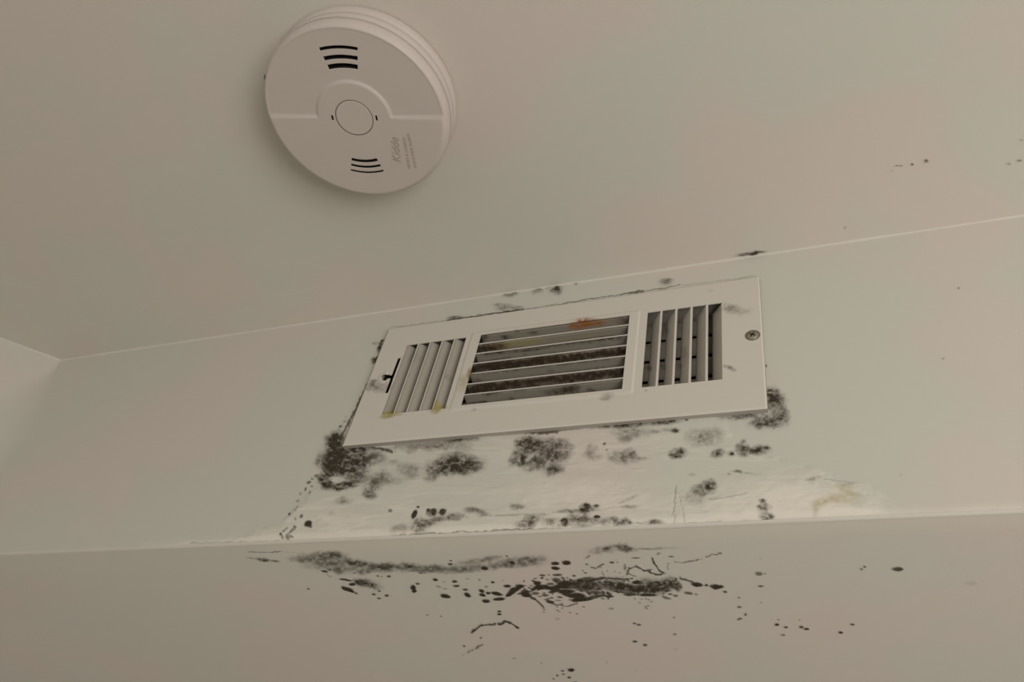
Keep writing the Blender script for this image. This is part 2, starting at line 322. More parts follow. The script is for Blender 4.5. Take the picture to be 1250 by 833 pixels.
soff_patches = [
  Patch('mold_patch', 'long grey brown smear of mould along the left of the underside').e(k9, 3.571, [(200,150,90,22,.35),(330,178,80,14,.4,12),(560,190,160,14,.42),(800,196,140,12,.35,-2),(1000,172,120,14,.35,-6),
    (250,134,72,11,.66),(295,140,26,9,.5),(235,165,70,16,.55,5),(290,195,66,13,.55,6),(130,153,52,10,.32),(200,185,60,10,.22),(390,172,60,11,.72,8),(340,158,26,10,.5,30),(455,182,34,10,.5),(490,192,50,15,.62),(412,208,30,9,.6),
    (500,180,44,9,.45),(595,184,44,15,.72),(680,194,70,15,.5),(790,200,60,13,.48),(870,196,56,12,.46,-4),(900,160,90,8,.45,-9),(960,147,40,6,.35,-9),(1000,180,56,9,.38,-5),(1100,160,92,13,.48,-5),(1140,152,50,12,.4),(1110,178,76,8,.4,-4)]),
  Patch('mold_patch', 'short dark bar of mould below the long smear').e(k9, 3.571, [(395,252,34,10,.8,3),(430,263,52,13,.75,12),(400,245,20,6,.5)]),
  Patch('mold_line', 'faint grey mould streak at the far left of the underside').e(kd, 7.8125, [(60,325,50,8,.4,5),(170,338,60,13,.72,8),(285,352,42,10,.6,8)]).l(kd, 7.8125, [(30,268),(110,262),(150,268),(300,268),(330,262)], 6, .75).l(kd, 7.8125, [(330,262),(420,268),(500,275)], 4, .25).l(kd, 7.8125, [(770,470),(790,490),(820,498)], 6, .5),
  Patch('mold_spots', 'black oval mould spots scattered over the left of the underside').e(k9, 3.571, [t + (0, .3) if len(t) == 5 else t + (.3,) for t in [
    (238,205,16,5,.9,10),(262,198,8,4,.8),(320,240,20,4,.95,3),(340,244,14,4,.95,10),(335,281,26,9,1.,15),(355,292,16,5,1.,20),(358,262,14,6,1.),(367,213,6,3,.85),(375,302,6,4,.9),(452,306,8,5,.85),(475,323,8,4,.85),(508,310,10,5,.9),(475,291,7,4,.85),
    (470,225,6,4,.75),(486,229,5,3,.5),(517,226,8,5,.85),(166,281,7,4,.75),(622,276,13,10,1.),(627,291,11,8,1.),(643,260,9,4,.9),(718,242,11,6,1.),(765,315,21,9,1.,14),(735,272,11,3,.7,15),(762,282,10,3,.5),(758,252,5,3,.5),
    (805,248,11,6,.95),(812,268,14,5,.95),(788,158,6,3,.95),(785,173,10,5,.9),(850,285,12,5,.9),(858,307,14,9,1.,20),(937,193,14,8,1.,5),(860,238,6,3,.5),(913,242,6,4,.6),(920,292,14,7,1.,20),(925,309,14,7,1.,8),(950,300,10,6,.95),
    (940,335,18,8,1.),(985,301,24,8,1.,8),(998,325,24,7,1.,-4),(1033,269,16,6,.95),(970,252,8,5,.85),(942,273,8,4,.6),(1000,380,9,4,.8),(1000,391,10,5,.8),(1055,167,12,6,.85,10),(1030,138,5,3,.8),(655,213,8,4,.6),(745,402,5,3,.7),(685,396,5,3,.6)]]),
  Patch('mold_patch', 'black clustered mould colony in the middle of the underside').e(kq, 4.1667, [t + (0, .35) if len(t) == 5 else t + (.35,) for t in [
    (145,190,22,11,1.,5),(120,205,30,12,1.,-10),(88,232,18,10,1.,-25),(80,188,16,6,.95),(170,215,20,8,.9,-10),(30,228,28,8,1.,12),(38,255,28,8,1.,-5),(105,218,22,12,1.,-20),
    (235,173,22,11,1.),(250,195,38,14,1.),(215,205,14,8,.95),(180,235,26,12,1.),(210,250,16,7,.9,30),(225,225,20,8,.8),(270,190,22,9,.95),(170,222,40,7,.9,-12),
    (310,200,36,12,1.),(330,160,24,14,.85,20),(335,132,24,6,.9),(370,175,34,16,1.),(355,190,40,12,1.),(320,215,30,9,.95,-15),(260,133,16,5,.9),(292,132,5,3,.8),(365,150,14,6,.8,30),(300,178,20,7,.8),
    (400,185,50,17,.85),(450,160,16,9,1.),(420,170,44,14,.8),(490,155,44,11,.85),(500,178,46,20,.72),(470,200,44,16,.8),(380,215,44,12,1.),(440,240,44,16,1.,5),(400,235,40,10,.95,10),(460,258,56,10,1.,-4),(520,245,34,10,.9,-6),
    (530,222,40,9,.8),(560,238,26,7,.85),(600,242,24,8,.95),(600,228,16,6,.85),(540,150,40,5,.85,-12),(570,225,10,5,.7),(430,265,20,6,.9),(300,268,22,7,.95,8),(275,236,18,6,.85),(280,258,10,4,.8),(350,245,14,5,.8),(340,262,16,4,.6),
    (705,232,34,9,.9),(795,234,44,8,.95),(735,168,20,10,1.),(420,136,9,5,.95),(478,123,9,4,.85)]])
    .e(kq, 4.1667, [(595,182,28,20,.85,0,.6),(660,190,50,24,.82,0,.6),(720,200,60,24,.85,0,.6),(780,200,60,24,.85,0,.6),(830,210,60,22,.75,0,.7),(790,170,60,26,.6),(870,190,60,26,.72,0,.7),(920,180,44,26,.62),(950,190,18,20,.7),(900,160,40,18,.5),(520,190,110,30,.6),(620,150,60,8,.6)])
    .e(kq, 4.1667, [(rs.uniform(470, 940), 195 + rs.uniform(-42, 38), rs.uniform(5, 14), rs.uniform(3, 6), rs.uniform(.6, 1), rs.uniform(-30, 30), .3) for _ in range(55)])\
    .l(kq, 4.1667, [(540,155),(590,145),(650,152),(720,150)], 5, .95).l(kq, 4.1667, [(480,200),(540,180),(560,150)], 4, .7)
    .e(kq, 4.1667, [(rs.uniform(160, 620), 150 + rs.uniform(-5, 110), rs.uniform(4, 12), rs.uniform(2.5, 5), rs.uniform(.7, 1), rs.uniform(-30, 30), .3) for _ in range(60)]),
  Patch('mold_threads', 'thin branching threads of mould above the black colony').l(kq, 4.1667, [(475,52),(500,38),(505,30)], 4, .75)
    .l(kq, 4.1667, [(480,75),(500,92),(530,96),(552,84),(570,78)], 4.5, .8, .3).l(kq, 4.1667, [(552,84),(560,110),(575,135)], 4, .8, .2).l(kq, 4.1667, [(690,135),(700,102),(740,92),(790,112),(830,130),(870,128)], 5, .9).l(kq, 4.1667, [(690,110),(700,130),(740,138)], 4, .8)
    .l(kq, 4.1667, [(820,45),(830,75),(850,100),(880,125)], 6, .95).l(kq, 4.1667, [(820,48),(835,36),(855,22)], 4, .7, .4).l(kq, 4.1667, [(885,125),(900,110),(900,85)], 3.5, .6, .3).l(kq, 4.1667, [(900,78),(930,70),(990,68),(1050,55),(1110,35),(1165,22)], 3.5, .8, .45)
    .l(kq, 4.1667, [(675,80),(680,100)], 5, .7).e(kq, 4.1667, [(612,68,12,5,.95,8,.3),(641,68,5,3,.7,0,.3),(735,46,22,4,.75,0,.4),(914,38,12,4,.8,0,.3),(485,79,7,4,.8,0,.3),(515,96,12,4,.7,0,.4),(568,78,8,3,.8,0,.3),(810,105,8,4,.8,0,.3),(703,98,8,6,.85,0,.3),(680,94,6,12,.5,0,.5),(465,110,6,3,.6,0,.3),(855,22,7,4,.7,0,.3),(1162,22,10,4,.8,0,.3),(1010,62,22,3,.8,-8,.4),(625,60,10,3,.2),(590,112,4,3,.6,0,.3),(630,115,4,3,.6,0,.3),(655,122,4,3,.6,0,.3)]),
  Patch('mold_threads', 'curved threads and dots of mould below the black colony').l(kq, 4.1667, [(225,250),(245,275),(268,298)], 6, .85).l(kq, 4.1667, [(285,270),(330,285),(400,290),(435,280)], 4.5, .8)
    .e(kq, 4.1667, [(x, y, 5 + rs.rand() * 3, 3, .7, 0, .3) for x, y in [(268,322),(270,308),(335,295),(360,302),(345,318),(335,312),(360,278),(400,325),(470,295),(435,330),(730,255),(765,256),(785,253),(800,258),(755,275),(815,268),(798,290),(790,304),(785,295)]] + [(608,305,13,5,.7,0,.5),(335,358,12,7,.3),(928,350,5,5,.6,0,.3),(40,318,10,5,.85,0,.3),(42,333,11,5,.85,0,.3)]),
  Patch('mold_spots', 'pair of long black mould spots trailing right of the colony').e(kq, 4.1667, [(1046,181,29,13,1.,6,.3),(1148,192,34,12,1.,4,.3),(1094,185,10,6,.95,0,.3),(1189,219,10,6,.85,0,.3),(1002,225,20,8,.8,8,.4),(890,248,24,7,.7,12,.4),(937,237,13,6,.75,0,.4),(1042,231,9,5,.6,0,.4),(938,152,7,5,.9,0,.3)]).l(kq, 4.1667, [(965,148),(985,152),(1030,170)], 6, .85),
  Patch('mold_spots', 'three round black mould spots at the end of the long smear').e(kq, 4.1667, [(325,74,20,9,1.,0,.3),(384,72,23,11,1.,4,.3),(325,98,20,9,1.,3,.3),(108,70,14,7,.85,10,.4),(80,38,6,3,.8,0,.3),(8,168,8,5,.9,0,.3),(8,40,40,6,.3),(60,163,5,2,.5,0,.3)]),
  Patch('mold_patch', 'two faint brown mould smudges below the corner crack').e(k8, 3.125, [(612,98,46,11,.55,-8),(635,90,16,8,.5),(690,88,28,13,.8,8,.8),(715,97,28,8,.5),(780,94,60,3,.4),(880,92,40,3,.15),(830,90,18,3,.5),(675,82,20,6,.5)]),
  Patch('mold_threads', 'beaded thread of mould low on the underside').l(k8, 3.125, [(115,412),(142,385),(168,380),(205,383),(240,371),(262,378),(292,396)], 4.5, .95, .12).l(k8, 3.125, [(95,490),(122,476),(152,458)], 3.5, .7, .3)
    .e(k8, 3.125, [(115,412,6,4,.8,0,.3),(242,371,8,4,.9,0,.3),(286,393,9,4,.9,20,.3),(185,382,7,4,.8,0,.3),(147,434,5,4,.7,0,.3),(83,465,5,4,.8,0,.3),(275,512,7,3,.35,0,.3),(80,500,3,2,.4,0,.3)]),
  Patch('mold_spots', 'black specks at the bottom edge of the view').e(k8, 3.125, [t + (0, .3) for t in [(491,557,12,7,1.),(460,560,6,3,.85),(485,585,6,4,.9),(440,578,5,4,.8),(463,573,6,3,.7),(425,590,4,3,.7),(508,602,8,3,.7),(735,448,9,4,.9),(774,460,8,5,.85),(733,378,7,3,.8),(750,383,9,4,.75),(887,420,7,4,.6),(890,478,4,3,.3),(628,528,4,2,.3),(380,530,4,3,.4),(740,560,3,2,.3)]]),
  Patch('mold_spots', 'sparse small dark spots on the right of the underside').e(kb, 3.125, [t + (0, .35) for t in [(768,296,22,8,.9),(630,296,5,4,.7),(643,287,6,4,.8),(241,313,13,8,.75),(262,313,5,4,.5),(246,361,11,4,.75),(309,508,9,5,.95),(343,518,8,4,.9),(332,548,8,4,.7),(402,516,8,5,.9),(421,524,11,5,.95),
    (552,537,8,5,.95),(596,507,9,4,.85),(314,490,5,3,.5),(395,490,5,3,.35),(165,441,9,4,.8),(188,470,5,5,.8),(163,405,5,4,.7),(168,484,8,3,.85),(160,488,5,3,.8),(248,424,4,3,.35),(247,258,5,3,.15),(1050,352,20,8,.12)]]),
]
ceil_patches = [
  Patch('mold_spot', 'small black mould mark where the ceiling meets the wall').e(kc, 3.571, [(75,567,28,6,1,-8,.6),(30,575,34,5,.6,-8,.7),(110,562,20,4,.6,-8)]),
  Patch('mold_spots', 'few tiny dark specks near the right of the ceiling').e(kc, 3.571, [t + (0, .35) for t in [(695,186,8,3,.7),(712,186,9,2.5,.7),(764,180,6,5,.8),(824,165,8,7,.75),(815,172,5,2,.6),(1185,178,9,5,.4),(1230,165,12,5,.6),(1238,76,7,5,.3),(472,457,7,6,.35),(676,208,4,5,.2)]]),
  Patch('mold_spot', 'lone tiny speck on the left of the ceiling').e(kp, 1, [(197,248,2.2,1.8,.55,0,.4),(126,252,1.2,1,.2,0,.4)]),
]

def plaster_mask(u, v):
    """bare filler skimmed round the lower part of the bulkhead"""
    n = (fbm(u / 30, v / 14, 71) - .5)
    top = np.interp(u, [0, 228, 300, 345, 372, 395, 430, 640, 860, 930, 985, 1035, 1075, 1095, 1130, 1250],
                       [690, 660, 655, 640, 612, 585, 548, 530, 500, 560, 572, 590, 598, 612, 628, 628])
    m = smooth(-6, 6, v - top + n * 22)
    right = 1 - smooth(1040, 1110, u + n * 60)
    m1 = m * right
    # brighter ridges of fresh filler
    r = smooth(.50, .62, fbm(u / 60, v / 10, 91, 3)) * .55
    low = smooth(600, 642, v + (fbm(u / 40, v / 10, 55) - .5) * 30)
    edge = np.exp(-((v - (678 - .0416 * u) + 5) / 6.0) ** 2) * (.25 + .5 * fbm(u / 20, v / 5, 44)) * smooth(150, 330, u)
    blob = np.exp(-(((u - 700) / 75) ** 2 + ((v - 600) / 14) ** 2)) * .6 + np.exp(-(((u - 960) / 80) ** 2 + ((v - 608) / 22) ** 2)) * .9
    return np.clip(m1 * (.05 + .42 * low + r * .6 * (.4 + .6 * low) + blob) + edge, 0, 1), m1, n
def yellow_wall(u, v):
    p = Patch('y').e(k7, 3.333, [(705,488,48,9,.30,-6,.8),(725,508,44,8,.34,14,.8),(690,528,66,13,.32,-3,.8),(700,548,60,6,.26,0,.8),(605,552,34,16,.40,-15,.8),(586,580,14,26,.32,0,.8),(640,538,34,8,.3,-8,.8)])
    return p.mask(u, v, 301, .4)

def overlay(parent, patches, axis, plane, x0, x1, a0, a1, step, mat, extra=None, cracks=None, side=-1, off=0.00008, seed=100, rimfill=False):
    """thin relief of filler and mould lying on a surface; each patch becomes one mesh"""
    nx = int((x1 - x0) / step) + 1; na = int((a1 - a0) / step) + 1
    X, A = np.meshgrid(np.linspace(x0, x1, nx), np.linspace(a0, a1, na), indexing='ij')
    X = X.ravel(); A = A.ravel()
    P = np.stack([X, np.full_like(X, plane), A], 1) if axis == 'y' else np.stack([X, A, np.full_like(X, plane)], 1)
    u, v = project(P)
    masks = [p.mask(u, v, seed + 7 * i) for i, p in enumerate(patches)]
    Mx = np.array(masks)
    tot = 1 - np.prod(1 - np.clip(Mx, 0, 1), axis=0)
    owner = Mx.argmax(0)
    pl = np.zeros_like(u); yl = np.zeros_like(u); m1 = 0
    if extra:
        pl, m1, n = plaster_mask(u, v); yl = yellow_wall(u, v)
    if cracks is not None:
        cm = cracks.mask(u, v, seed + 900, .3); 
    else: cm = np.zeros_like(u)
    if rimfill:
        nn = fbm(u / 40, v / 8, 77); band = v - (678 - .0416 * u)
        pl = smooth(300, 380, u) * (1 - smooth(4, 17 + 14 * nn, band)) * (.5 + .5 * nn)
    R = 1 - (1 - tot) * (1 - cm * .8)
    h = off + smooth(.02, .3, tot) * tot * 0.00045 * (0.5 + fbm(u / 2, v / 2, seed + 5))
    if extra:
        h = h + m1 * 0.0005 + m1 * 0.0012 * fbm(u / 26, v / 9, 92, 3) * smooth(0, .3, pl) + smooth(.35, .75, pl) * .0005 - cm * 0.0006
        h = off + (h - off) * smooth(.0, .006, A - a0); h = np.maximum(h, 0.0001)
    if axis == 'y': P[:, 1] += side * h
    else: P[:, 2] += side * h
    attr = np.stack([R, pl, np.zeros_like(R), yl], 1)
    F = grid_faces(nx, na)
    if axis == 'y':
        fx_, fz_ = P[:, 0][F].mean(1), P[:, 2][F].mean(1)
        F = F[~((fx_ > OX0 - .001) & (fx_ < OX1 + .001) & (fz_ > OZ0 - .001) & (fz_ < OZ1 + .001))]
    fm = tot[F].max(1); fo = owner[F[:, 0]]; fx = np.maximum(np.maximum(pl, cm), np.maximum(yl, np.atleast_1d(m1) * np.ones_like(pl)))[F].max(1)
    if axis == 'z': F = F[:, ::-1] if side > 0 else F
    def emit(sel, name, label):
        ff = F[sel]
        if not len(ff): return None
        ids, inv = np.unique(ff, return_inverse=True)
        o = mesh_obj(name, P[ids], inv.reshape(ff.shape), mat, parent, True, attr[ids])
        if label: o['label'] = label
        return o
    for i, p in enumerate(patches):
        emit((fm > .02) & (fo == i), p.name, p.label)
    if extra: emit((fm <= .02) & (fx > .02), 'filler_patch', 'pale uneven filler and peeling paint with hairline cracks')
    if rimfill: emit((fm <= .02) & (pl[F].max(1) > .02), 'filler_patch', 'pale filler feathered onto the underside')
    elif cracks is not None and not extra: emit((fm <= .02) & (cm[F].max(1) > .02), 'crack', 'hairline crack')

# ------------------------------------------------------------------ the setting
LW = Vector((-0.056, -0.048, 0)).normalized()        # the splayed left wall runs this way from the corner
FX0, FX1, FY0 = -2.6, 2.9, -2.6
T = 0.12
bm = bmesh.new(); add_box(bm, FX0, FX1, FY0, REC_Y + T, -T, 0)
structure(bm_obj('floor', bm, m_floor), 'floor far below the view')
bm = bmesh.new(); add_box(bm, FX0, FX1, FY0, WALL_Y + .6, CEIL_Z, CEIL_Z + T)
ceiling = structure(bm_obj('ceiling', bm, m_ceil), 'smooth off white painted ceiling with the alarm on it')
# bulkhead face with the duct opening, rounded lower corner
OX0, OX1, OZ0, OZ1 = -0.3795, -0.066, 0.430 + CAM_H, 0.532 + CAM_H
bm = bmesh.new()
xs = [CORNER_X, OX0, OX1, FX1]; zs = [SOFF_Z + 0.0022, OZ0, OZ1, CEIL_Z]
for i in range(3):
    for j in range(3):
        if i == 1 and j == 1: continue
        v = [bm.verts.new(p) for p in [(xs[i], WALL_Y, zs[j]), (xs[i+1], WALL_Y, zs[j]), (xs[i+1], WALL_Y, zs[j+1]), (xs[i], WALL_Y, zs[j+1])]]
        bm.faces.new(v)
        if i == 0: pass
bmesh.ops.remove_doubles(bm, verts=bm.verts, dist=1e-5)
wall_back = structure(bm_obj('wall_back', bm, m_wall), 'off white bulkhead face carrying the register, mouldy below it')
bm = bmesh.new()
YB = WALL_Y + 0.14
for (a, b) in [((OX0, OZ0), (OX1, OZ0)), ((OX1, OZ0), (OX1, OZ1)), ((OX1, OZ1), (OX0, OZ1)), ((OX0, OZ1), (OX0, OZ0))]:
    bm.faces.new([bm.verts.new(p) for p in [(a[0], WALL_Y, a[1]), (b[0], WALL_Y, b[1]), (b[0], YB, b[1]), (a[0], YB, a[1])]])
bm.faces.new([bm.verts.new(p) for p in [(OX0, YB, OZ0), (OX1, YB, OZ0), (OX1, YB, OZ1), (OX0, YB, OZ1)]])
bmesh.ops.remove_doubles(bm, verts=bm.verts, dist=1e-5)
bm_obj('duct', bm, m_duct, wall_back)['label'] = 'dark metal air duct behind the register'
# rounded corner between the bulkhead face and its underside
r = 0.0022; V = []; Fc = []
for i in range(9):
    a = i / 8 * math.pi / 2
    for x in (CORNER_X, FX1): V.append((x, WALL_Y + r - r * math.cos(a), SOFF_Z + r - r * math.sin(a)))
for i in range(8): Fc.append((2*i, 2*i+2, 2*i+3, 2*i+1))
structure(mesh_obj('trim_1', V, Fc, m_caulk, None, True), 'rounded corner bead along the lower edge of the bulkhead')
# underside
bm = bmesh.new()
v = [bm.verts.new(p) for p in [(CORNER_X - .9, WALL_Y + r, SOFF_Z), (FX1, WALL_Y + r, SOFF_Z), (FX1, REC_Y, SOFF_Z), (CORNER_X - .9, REC_Y, SOFF_Z)]]
bm.faces.new(v)
soffit = structure(bm_obj('ceiling_recess', bm, m_soff), 'lower ceiling under the bulkhead, spotted with black mould')
for f in soffit.data.polygons: f.flip() if f.normal.z > 0 else None
bm = bmesh.new(); add_box(bm, CORNER_X - .9, FX1, REC_Y, REC_Y + T, 0, SOFF_Z)
structure(bm_obj('wall_recess', bm, m_wall), 'far wall of the recess below the bulkhead')
# splayed left wall
p0 = Vector((CORNER_X, WALL_Y, 0)); p1 = p0 + LW * 2.2; nrm = Vector((LW.y, -LW.x, 0)); nrm = nrm if nrm.x < 0 else -nrm
bm = bmesh.new()
q = [p0, p1, p1 + nrm * T, p0 + nrm * T]
lo = [bm.verts.new((c.x, c.y, 0)) for c in q]; hi = [bm.verts.new((c.x, c.y, CEIL_Z)) for c in q]
bm.faces.new(lo); bm.faces.new(hi)
for i in range(4): bm.faces.new([lo[i], lo[(i+1) % 4], hi[(i+1) % 4], hi[i]])
structure(bm_obj('wall_left', bm, m_wall), 'plain off white wall splayed away at the left corner')

# soft plastered corner between the bulkhead and the left wall
V = []; Fc = []; c0 = Vector((CORNER_X, WALL_Y, 0)); NZ = 24
for k in range(NZ):
    z = CEIL_Z - (CEIL_Z - SOFF_Z - .0022) * k / (NZ - 1); rad = .003 + .042 * float(smooth(0, .11, CEIL_Z - z))
    A_ = c0 + Vector((rad, 0, 0)); B_ = c0 + LW * rad
    for i in range(17):
        t = i / 16; q = A_ * (1 - t) ** 2 + c0 * 2 * t * (1 - t) + B_ * t ** 2
        q = q + Vector((0, -1, 0)) * .00002 * (1 - t) + (-nrm) * .00002 * t
        V.append((q.x, q.y, z))
for k in range(NZ - 1):
    for i in range(16): Fc.append((17*k+i, 17*k+i+1, 17*k+i+18, 17*k+i+17))
structure(mesh_obj('trim_4', V, Fc, m_wall, None, True), 'softly rounded plaster corner at the left')

# caulk beads where the ceiling meets the walls
def bead(name, a, b, inward, rad, label, seed):
    n = int((b - a).length / 0.004); V = []; Fc = []
    rsb = np.random.RandomState(seed)
    t = np.linspace(0, 1, n); wob = fbm(t * n / 9, t * 0, seed, 3)
    for i in range(n):
        c = a.lerp(b, t[i]); rr = rad * (0.55 + 0.9 * wob[i])
        V += [tuple(c + Vector((0, 0, -rr * 1.1))), tuple(c + Vector((0, 0, -rr * .38)) + inward * rr * .38), tuple(c + inward * rr)]
    for i in range(n - 1):
        for j in range(2): Fc.append((3*i+j, 3*i+3+j, 3*i+4+j, 3*i+1+j))
    return structure(mesh_obj(name, V, Fc, m_caulk, None, True), label)
bead('trim_2', Vector((CORNER_X, WALL_Y, CEIL_Z)), Vector((FX1 - .4, WALL_Y, CEIL_Z)), Vector((0, -1, 0)), 0.0013, 'pale caulk bead between ceiling and bulkhead', 3)
bead('trim_3', Vector((CORNER_X, WALL_Y, CEIL_Z)), Vector((p1.x, p1.y, CEIL_Z)), -nrm, 0.0013, 'pale caulk bead between ceiling and left wall', 8)

# mould and filler lying on these surfaces
overlay(wall_back, wall_patches, 'y', WALL_Y, -0.66, 0.165, SOFF_Z + 0.0022, CEIL_Z - 0.0005, 0.0006, m_wall, True, wall_cracks)
overlay(soffit, soff_patches, 'z', SOFF_Z, -0.49, 0.165, WALL_Y + r, 0.725, 0.00062, m_soff, seed=2100, rimfill=True)
overlay(ceiling, ceil_patches, 'z', CEIL_Z, -0.50, 0.16, 0.20, WALL_Y - .0005, 0.0009, m_ceil, seed=4100)

# ------------------------------------------------------------------ wall register
reg = empty('vent_register', 'white steel three way wall register with rusty mouldy louvers', 'air vent', (-0.2157, WALL_Y, 0.479 + CAM_H))
ORG = np.array([-0.2157, WALL_Y, 0.479 + CAM_H])
PX0, PX1, PZ0, PZ1 = -0.3920, -0.0396, 0.4060 + CAM_H, 0.5524 + CAM_H
Z0, Z1 = 0.4385 + CAM_H, 0.5245 + CAM_H
LX0, LX1, CX0, CX1, RX0, RX1 = -0.3630, -0.3015, -0.2868, -0.1478, -0.1325, -0.0707
holes = []
def v_slots(x0, x1, n, gap):
    w = (x1 - x0 + gap) / n
    return [(x0 + i * w, x0 + (i + 1) * w - gap) for i in range(n)]
LS = v_slots(LX0, LX1, 5, 0.0009); RS = v_slots(RX0, RX1, 5, 0.0017)
nC = 7; gC = 0.0008; hC = (Z1 - Z0 + gC) / nC
CS = [(Z0 + i * hC, Z0 + (i + 1) * hC - gC) for i in range(nC)]
for a, b in LS: holes.append((a, b, Z0 - .001, Z1))
for a, b in RS: holes.append((a, b, Z0, Z1 + .001))
for a, b in CS: holes.append((CX0, CX1, a, b))
holes.append((-0.3682, -0.3648, 0.4635 + CAM_H, 0.5081 + CAM_H))                     # damper lever slit
HOLE = (-0.3735, 0.4838 + CAM_H)                                                    # empty screw hole
def axis_coords(lo, hi, marks, step):
    marks = sorted(set([round(m, 6) for m in marks + [lo, hi]])); out = []
    for a, b in zip(marks[:-1], marks[1:]):
        n = max(1, int(round((b - a) / step))); out += [a + (b - a) * i / n for i in range(n)]
    return np.array(out + [hi])
bev = 0.0014
gx = axis_coords(PX0, PX1, [h[0] for h in holes] + [h[1] for h in holes] + [PX0 + bev, PX1 - bev, PX0 + .0008, PX1 - .0008], 0.0009)
gz = axis_coords(PZ0, PZ1, [h[2] for h in holes] + [h[3] for h in holes] + [PZ0 + bev, PZ1 - bev, PZ0 + .0008, PZ1 - .0008], 0.0009)
X, Z = np.meshgrid(gx, gz, indexing='ij'); X = X.ravel(); Z = Z.ravel()
edge = np.minimum(np.minimum(X - PX0, PX1 - X), np.minimum(Z - PZ0, PZ1 - Z))
hgt = 0.0042 + 0.0010 * np.sqrt(np.clip(edge / bev, 0, 1))
# pressed border line beside the right bank and a faint raised middle panel
hgt += 0.0007 * (smooth(CX0 - .011, CX0 - .008, X) * (1 - smooth(CX1 + .0075, CX1 + .009, X)) * smooth(Z0 - .006, Z0 - .003, Z) * (1 - smooth(Z1 + .003, Z1 + .006, Z)))
hd = np.hypot((X - HOLE[0]) , (Z - HOLE[1]) * 1.1)
hgt += 0.0009 * np.exp(-((hd - .0055) / .002) ** 2) * (X < HOLE[0])
Pp = np.stack([X, WALL_Y - hgt, Z], 1)
u, v = project(Pp)
plate_p = [
  Patch('a').e(k4, 6.407, [(90,445,44,34,.55),(140,470,50,34,.4),(60,480,22,20,.35),(230,470,60,34,.22),(110,415,26,7,.3)]),
  Patch('b').e(kr, 3.47, [(730,195,34,18,.42),(770,210,44,16,.25),(730,447,20,7,.6,15),(748,458,10,5,.5),(712,440,8,5,.5),(214,570,24,12,.3),(195,580,16,6,.3),(650,122,12,4,.12),(375,545,7,3,.6)]),
  Patch('c').e(k3, 3.621, [(647,617,12,8,.4),(632,460,14,20,.25)]),
  Patch('d').e(k6, 3.787, [(540,10,22,10,.3),(520,20,14,8,.3)]),
]
R_ = np.zeros_like(u)
for i, p in enumerate(plate_p): R_ = np.maximum(R_, p.mask(u, v, 600 + i))
yp = Patch('y').e(k4, 6.407, [(585,650,34,22,.95,-12,.6),(640,630,44,10,.7,-12),(600,600,16,20,.5),(215,690,56,12,.95,-10,.6),(300,682,30,8,.55),(860,370,22,40,.45,20),(800,410,40,40,.2)]).e(k3, 3.621, [(600,500,20,40,.3,25)]).mask(u, v, 700, .5)
rp = Patch('r').e(K(560, 370, 5.68), 5.68, [(860,135,60,26,.9,-8,.6),(800,165,50,16,.8),(930,130,60,16,.75),(405,195,20,10,.5),(75,490,14,40,.5,10)]).mask(u, v, 710, .6)
attr = np.stack([R_, np.zeros_like(u), rp, yp], 1)
F = grid_faces(len(gx), len(gz)); cx = X[F].mean(1); cz = Z[F].mean(1)
keep = np.ones(len(F), bool)
for (a, b, c, d) in holes: keep &= ~((cx > a) & (cx < b) & (cz > c) & (cz < d))
ang = np.arctan2(cz - HOLE[1], cx - HOLE[0])
keep &= ~(np.hypot(cx - HOLE[0], (cz - HOLE[1]) * 1.15) < 0.0046 * (1 + .22 * np.sin(3 * ang + .6)))
keep &= ~((cx > HOLE[0]) & (cx < -0.3660) & (np.abs(cz - HOLE[1]) < .0018))
F = F[keep]
ids, inv = np.unique(F, return_inverse=True)
plate = mesh_obj('faceplate', Pp[ids] - ORG, inv.reshape(F.shape), m_plate, reg, False, attr[ids])
sd = plate.modifiers.new('solid', 'SOLIDIFY'); sd.thickness = 0.0009; sd.offset = -1
# skirt from the plate's rim back to the wall
bm = bmesh.new()
V = [(PX0, PZ0), (PX1, PZ0), (PX1, PZ1), (PX0, PZ1)]
o_ = 0.0001
a_ = [bm.verts.new((x - ORG[0], -0.0044, z - ORG[2])) for x, z in V]
b_ = [bm.verts.new((x - ORG[0], 0.0, z - ORG[2])) for x, z in V]
for i in range(4): bm.faces.new([a_[i], a_[(i+1) % 4], b_[(i+1) % 4], b_[i]])
bm_obj('rim', bm, m_shaded, reg)['label'] = 'dull turned back edge of the faceplate'

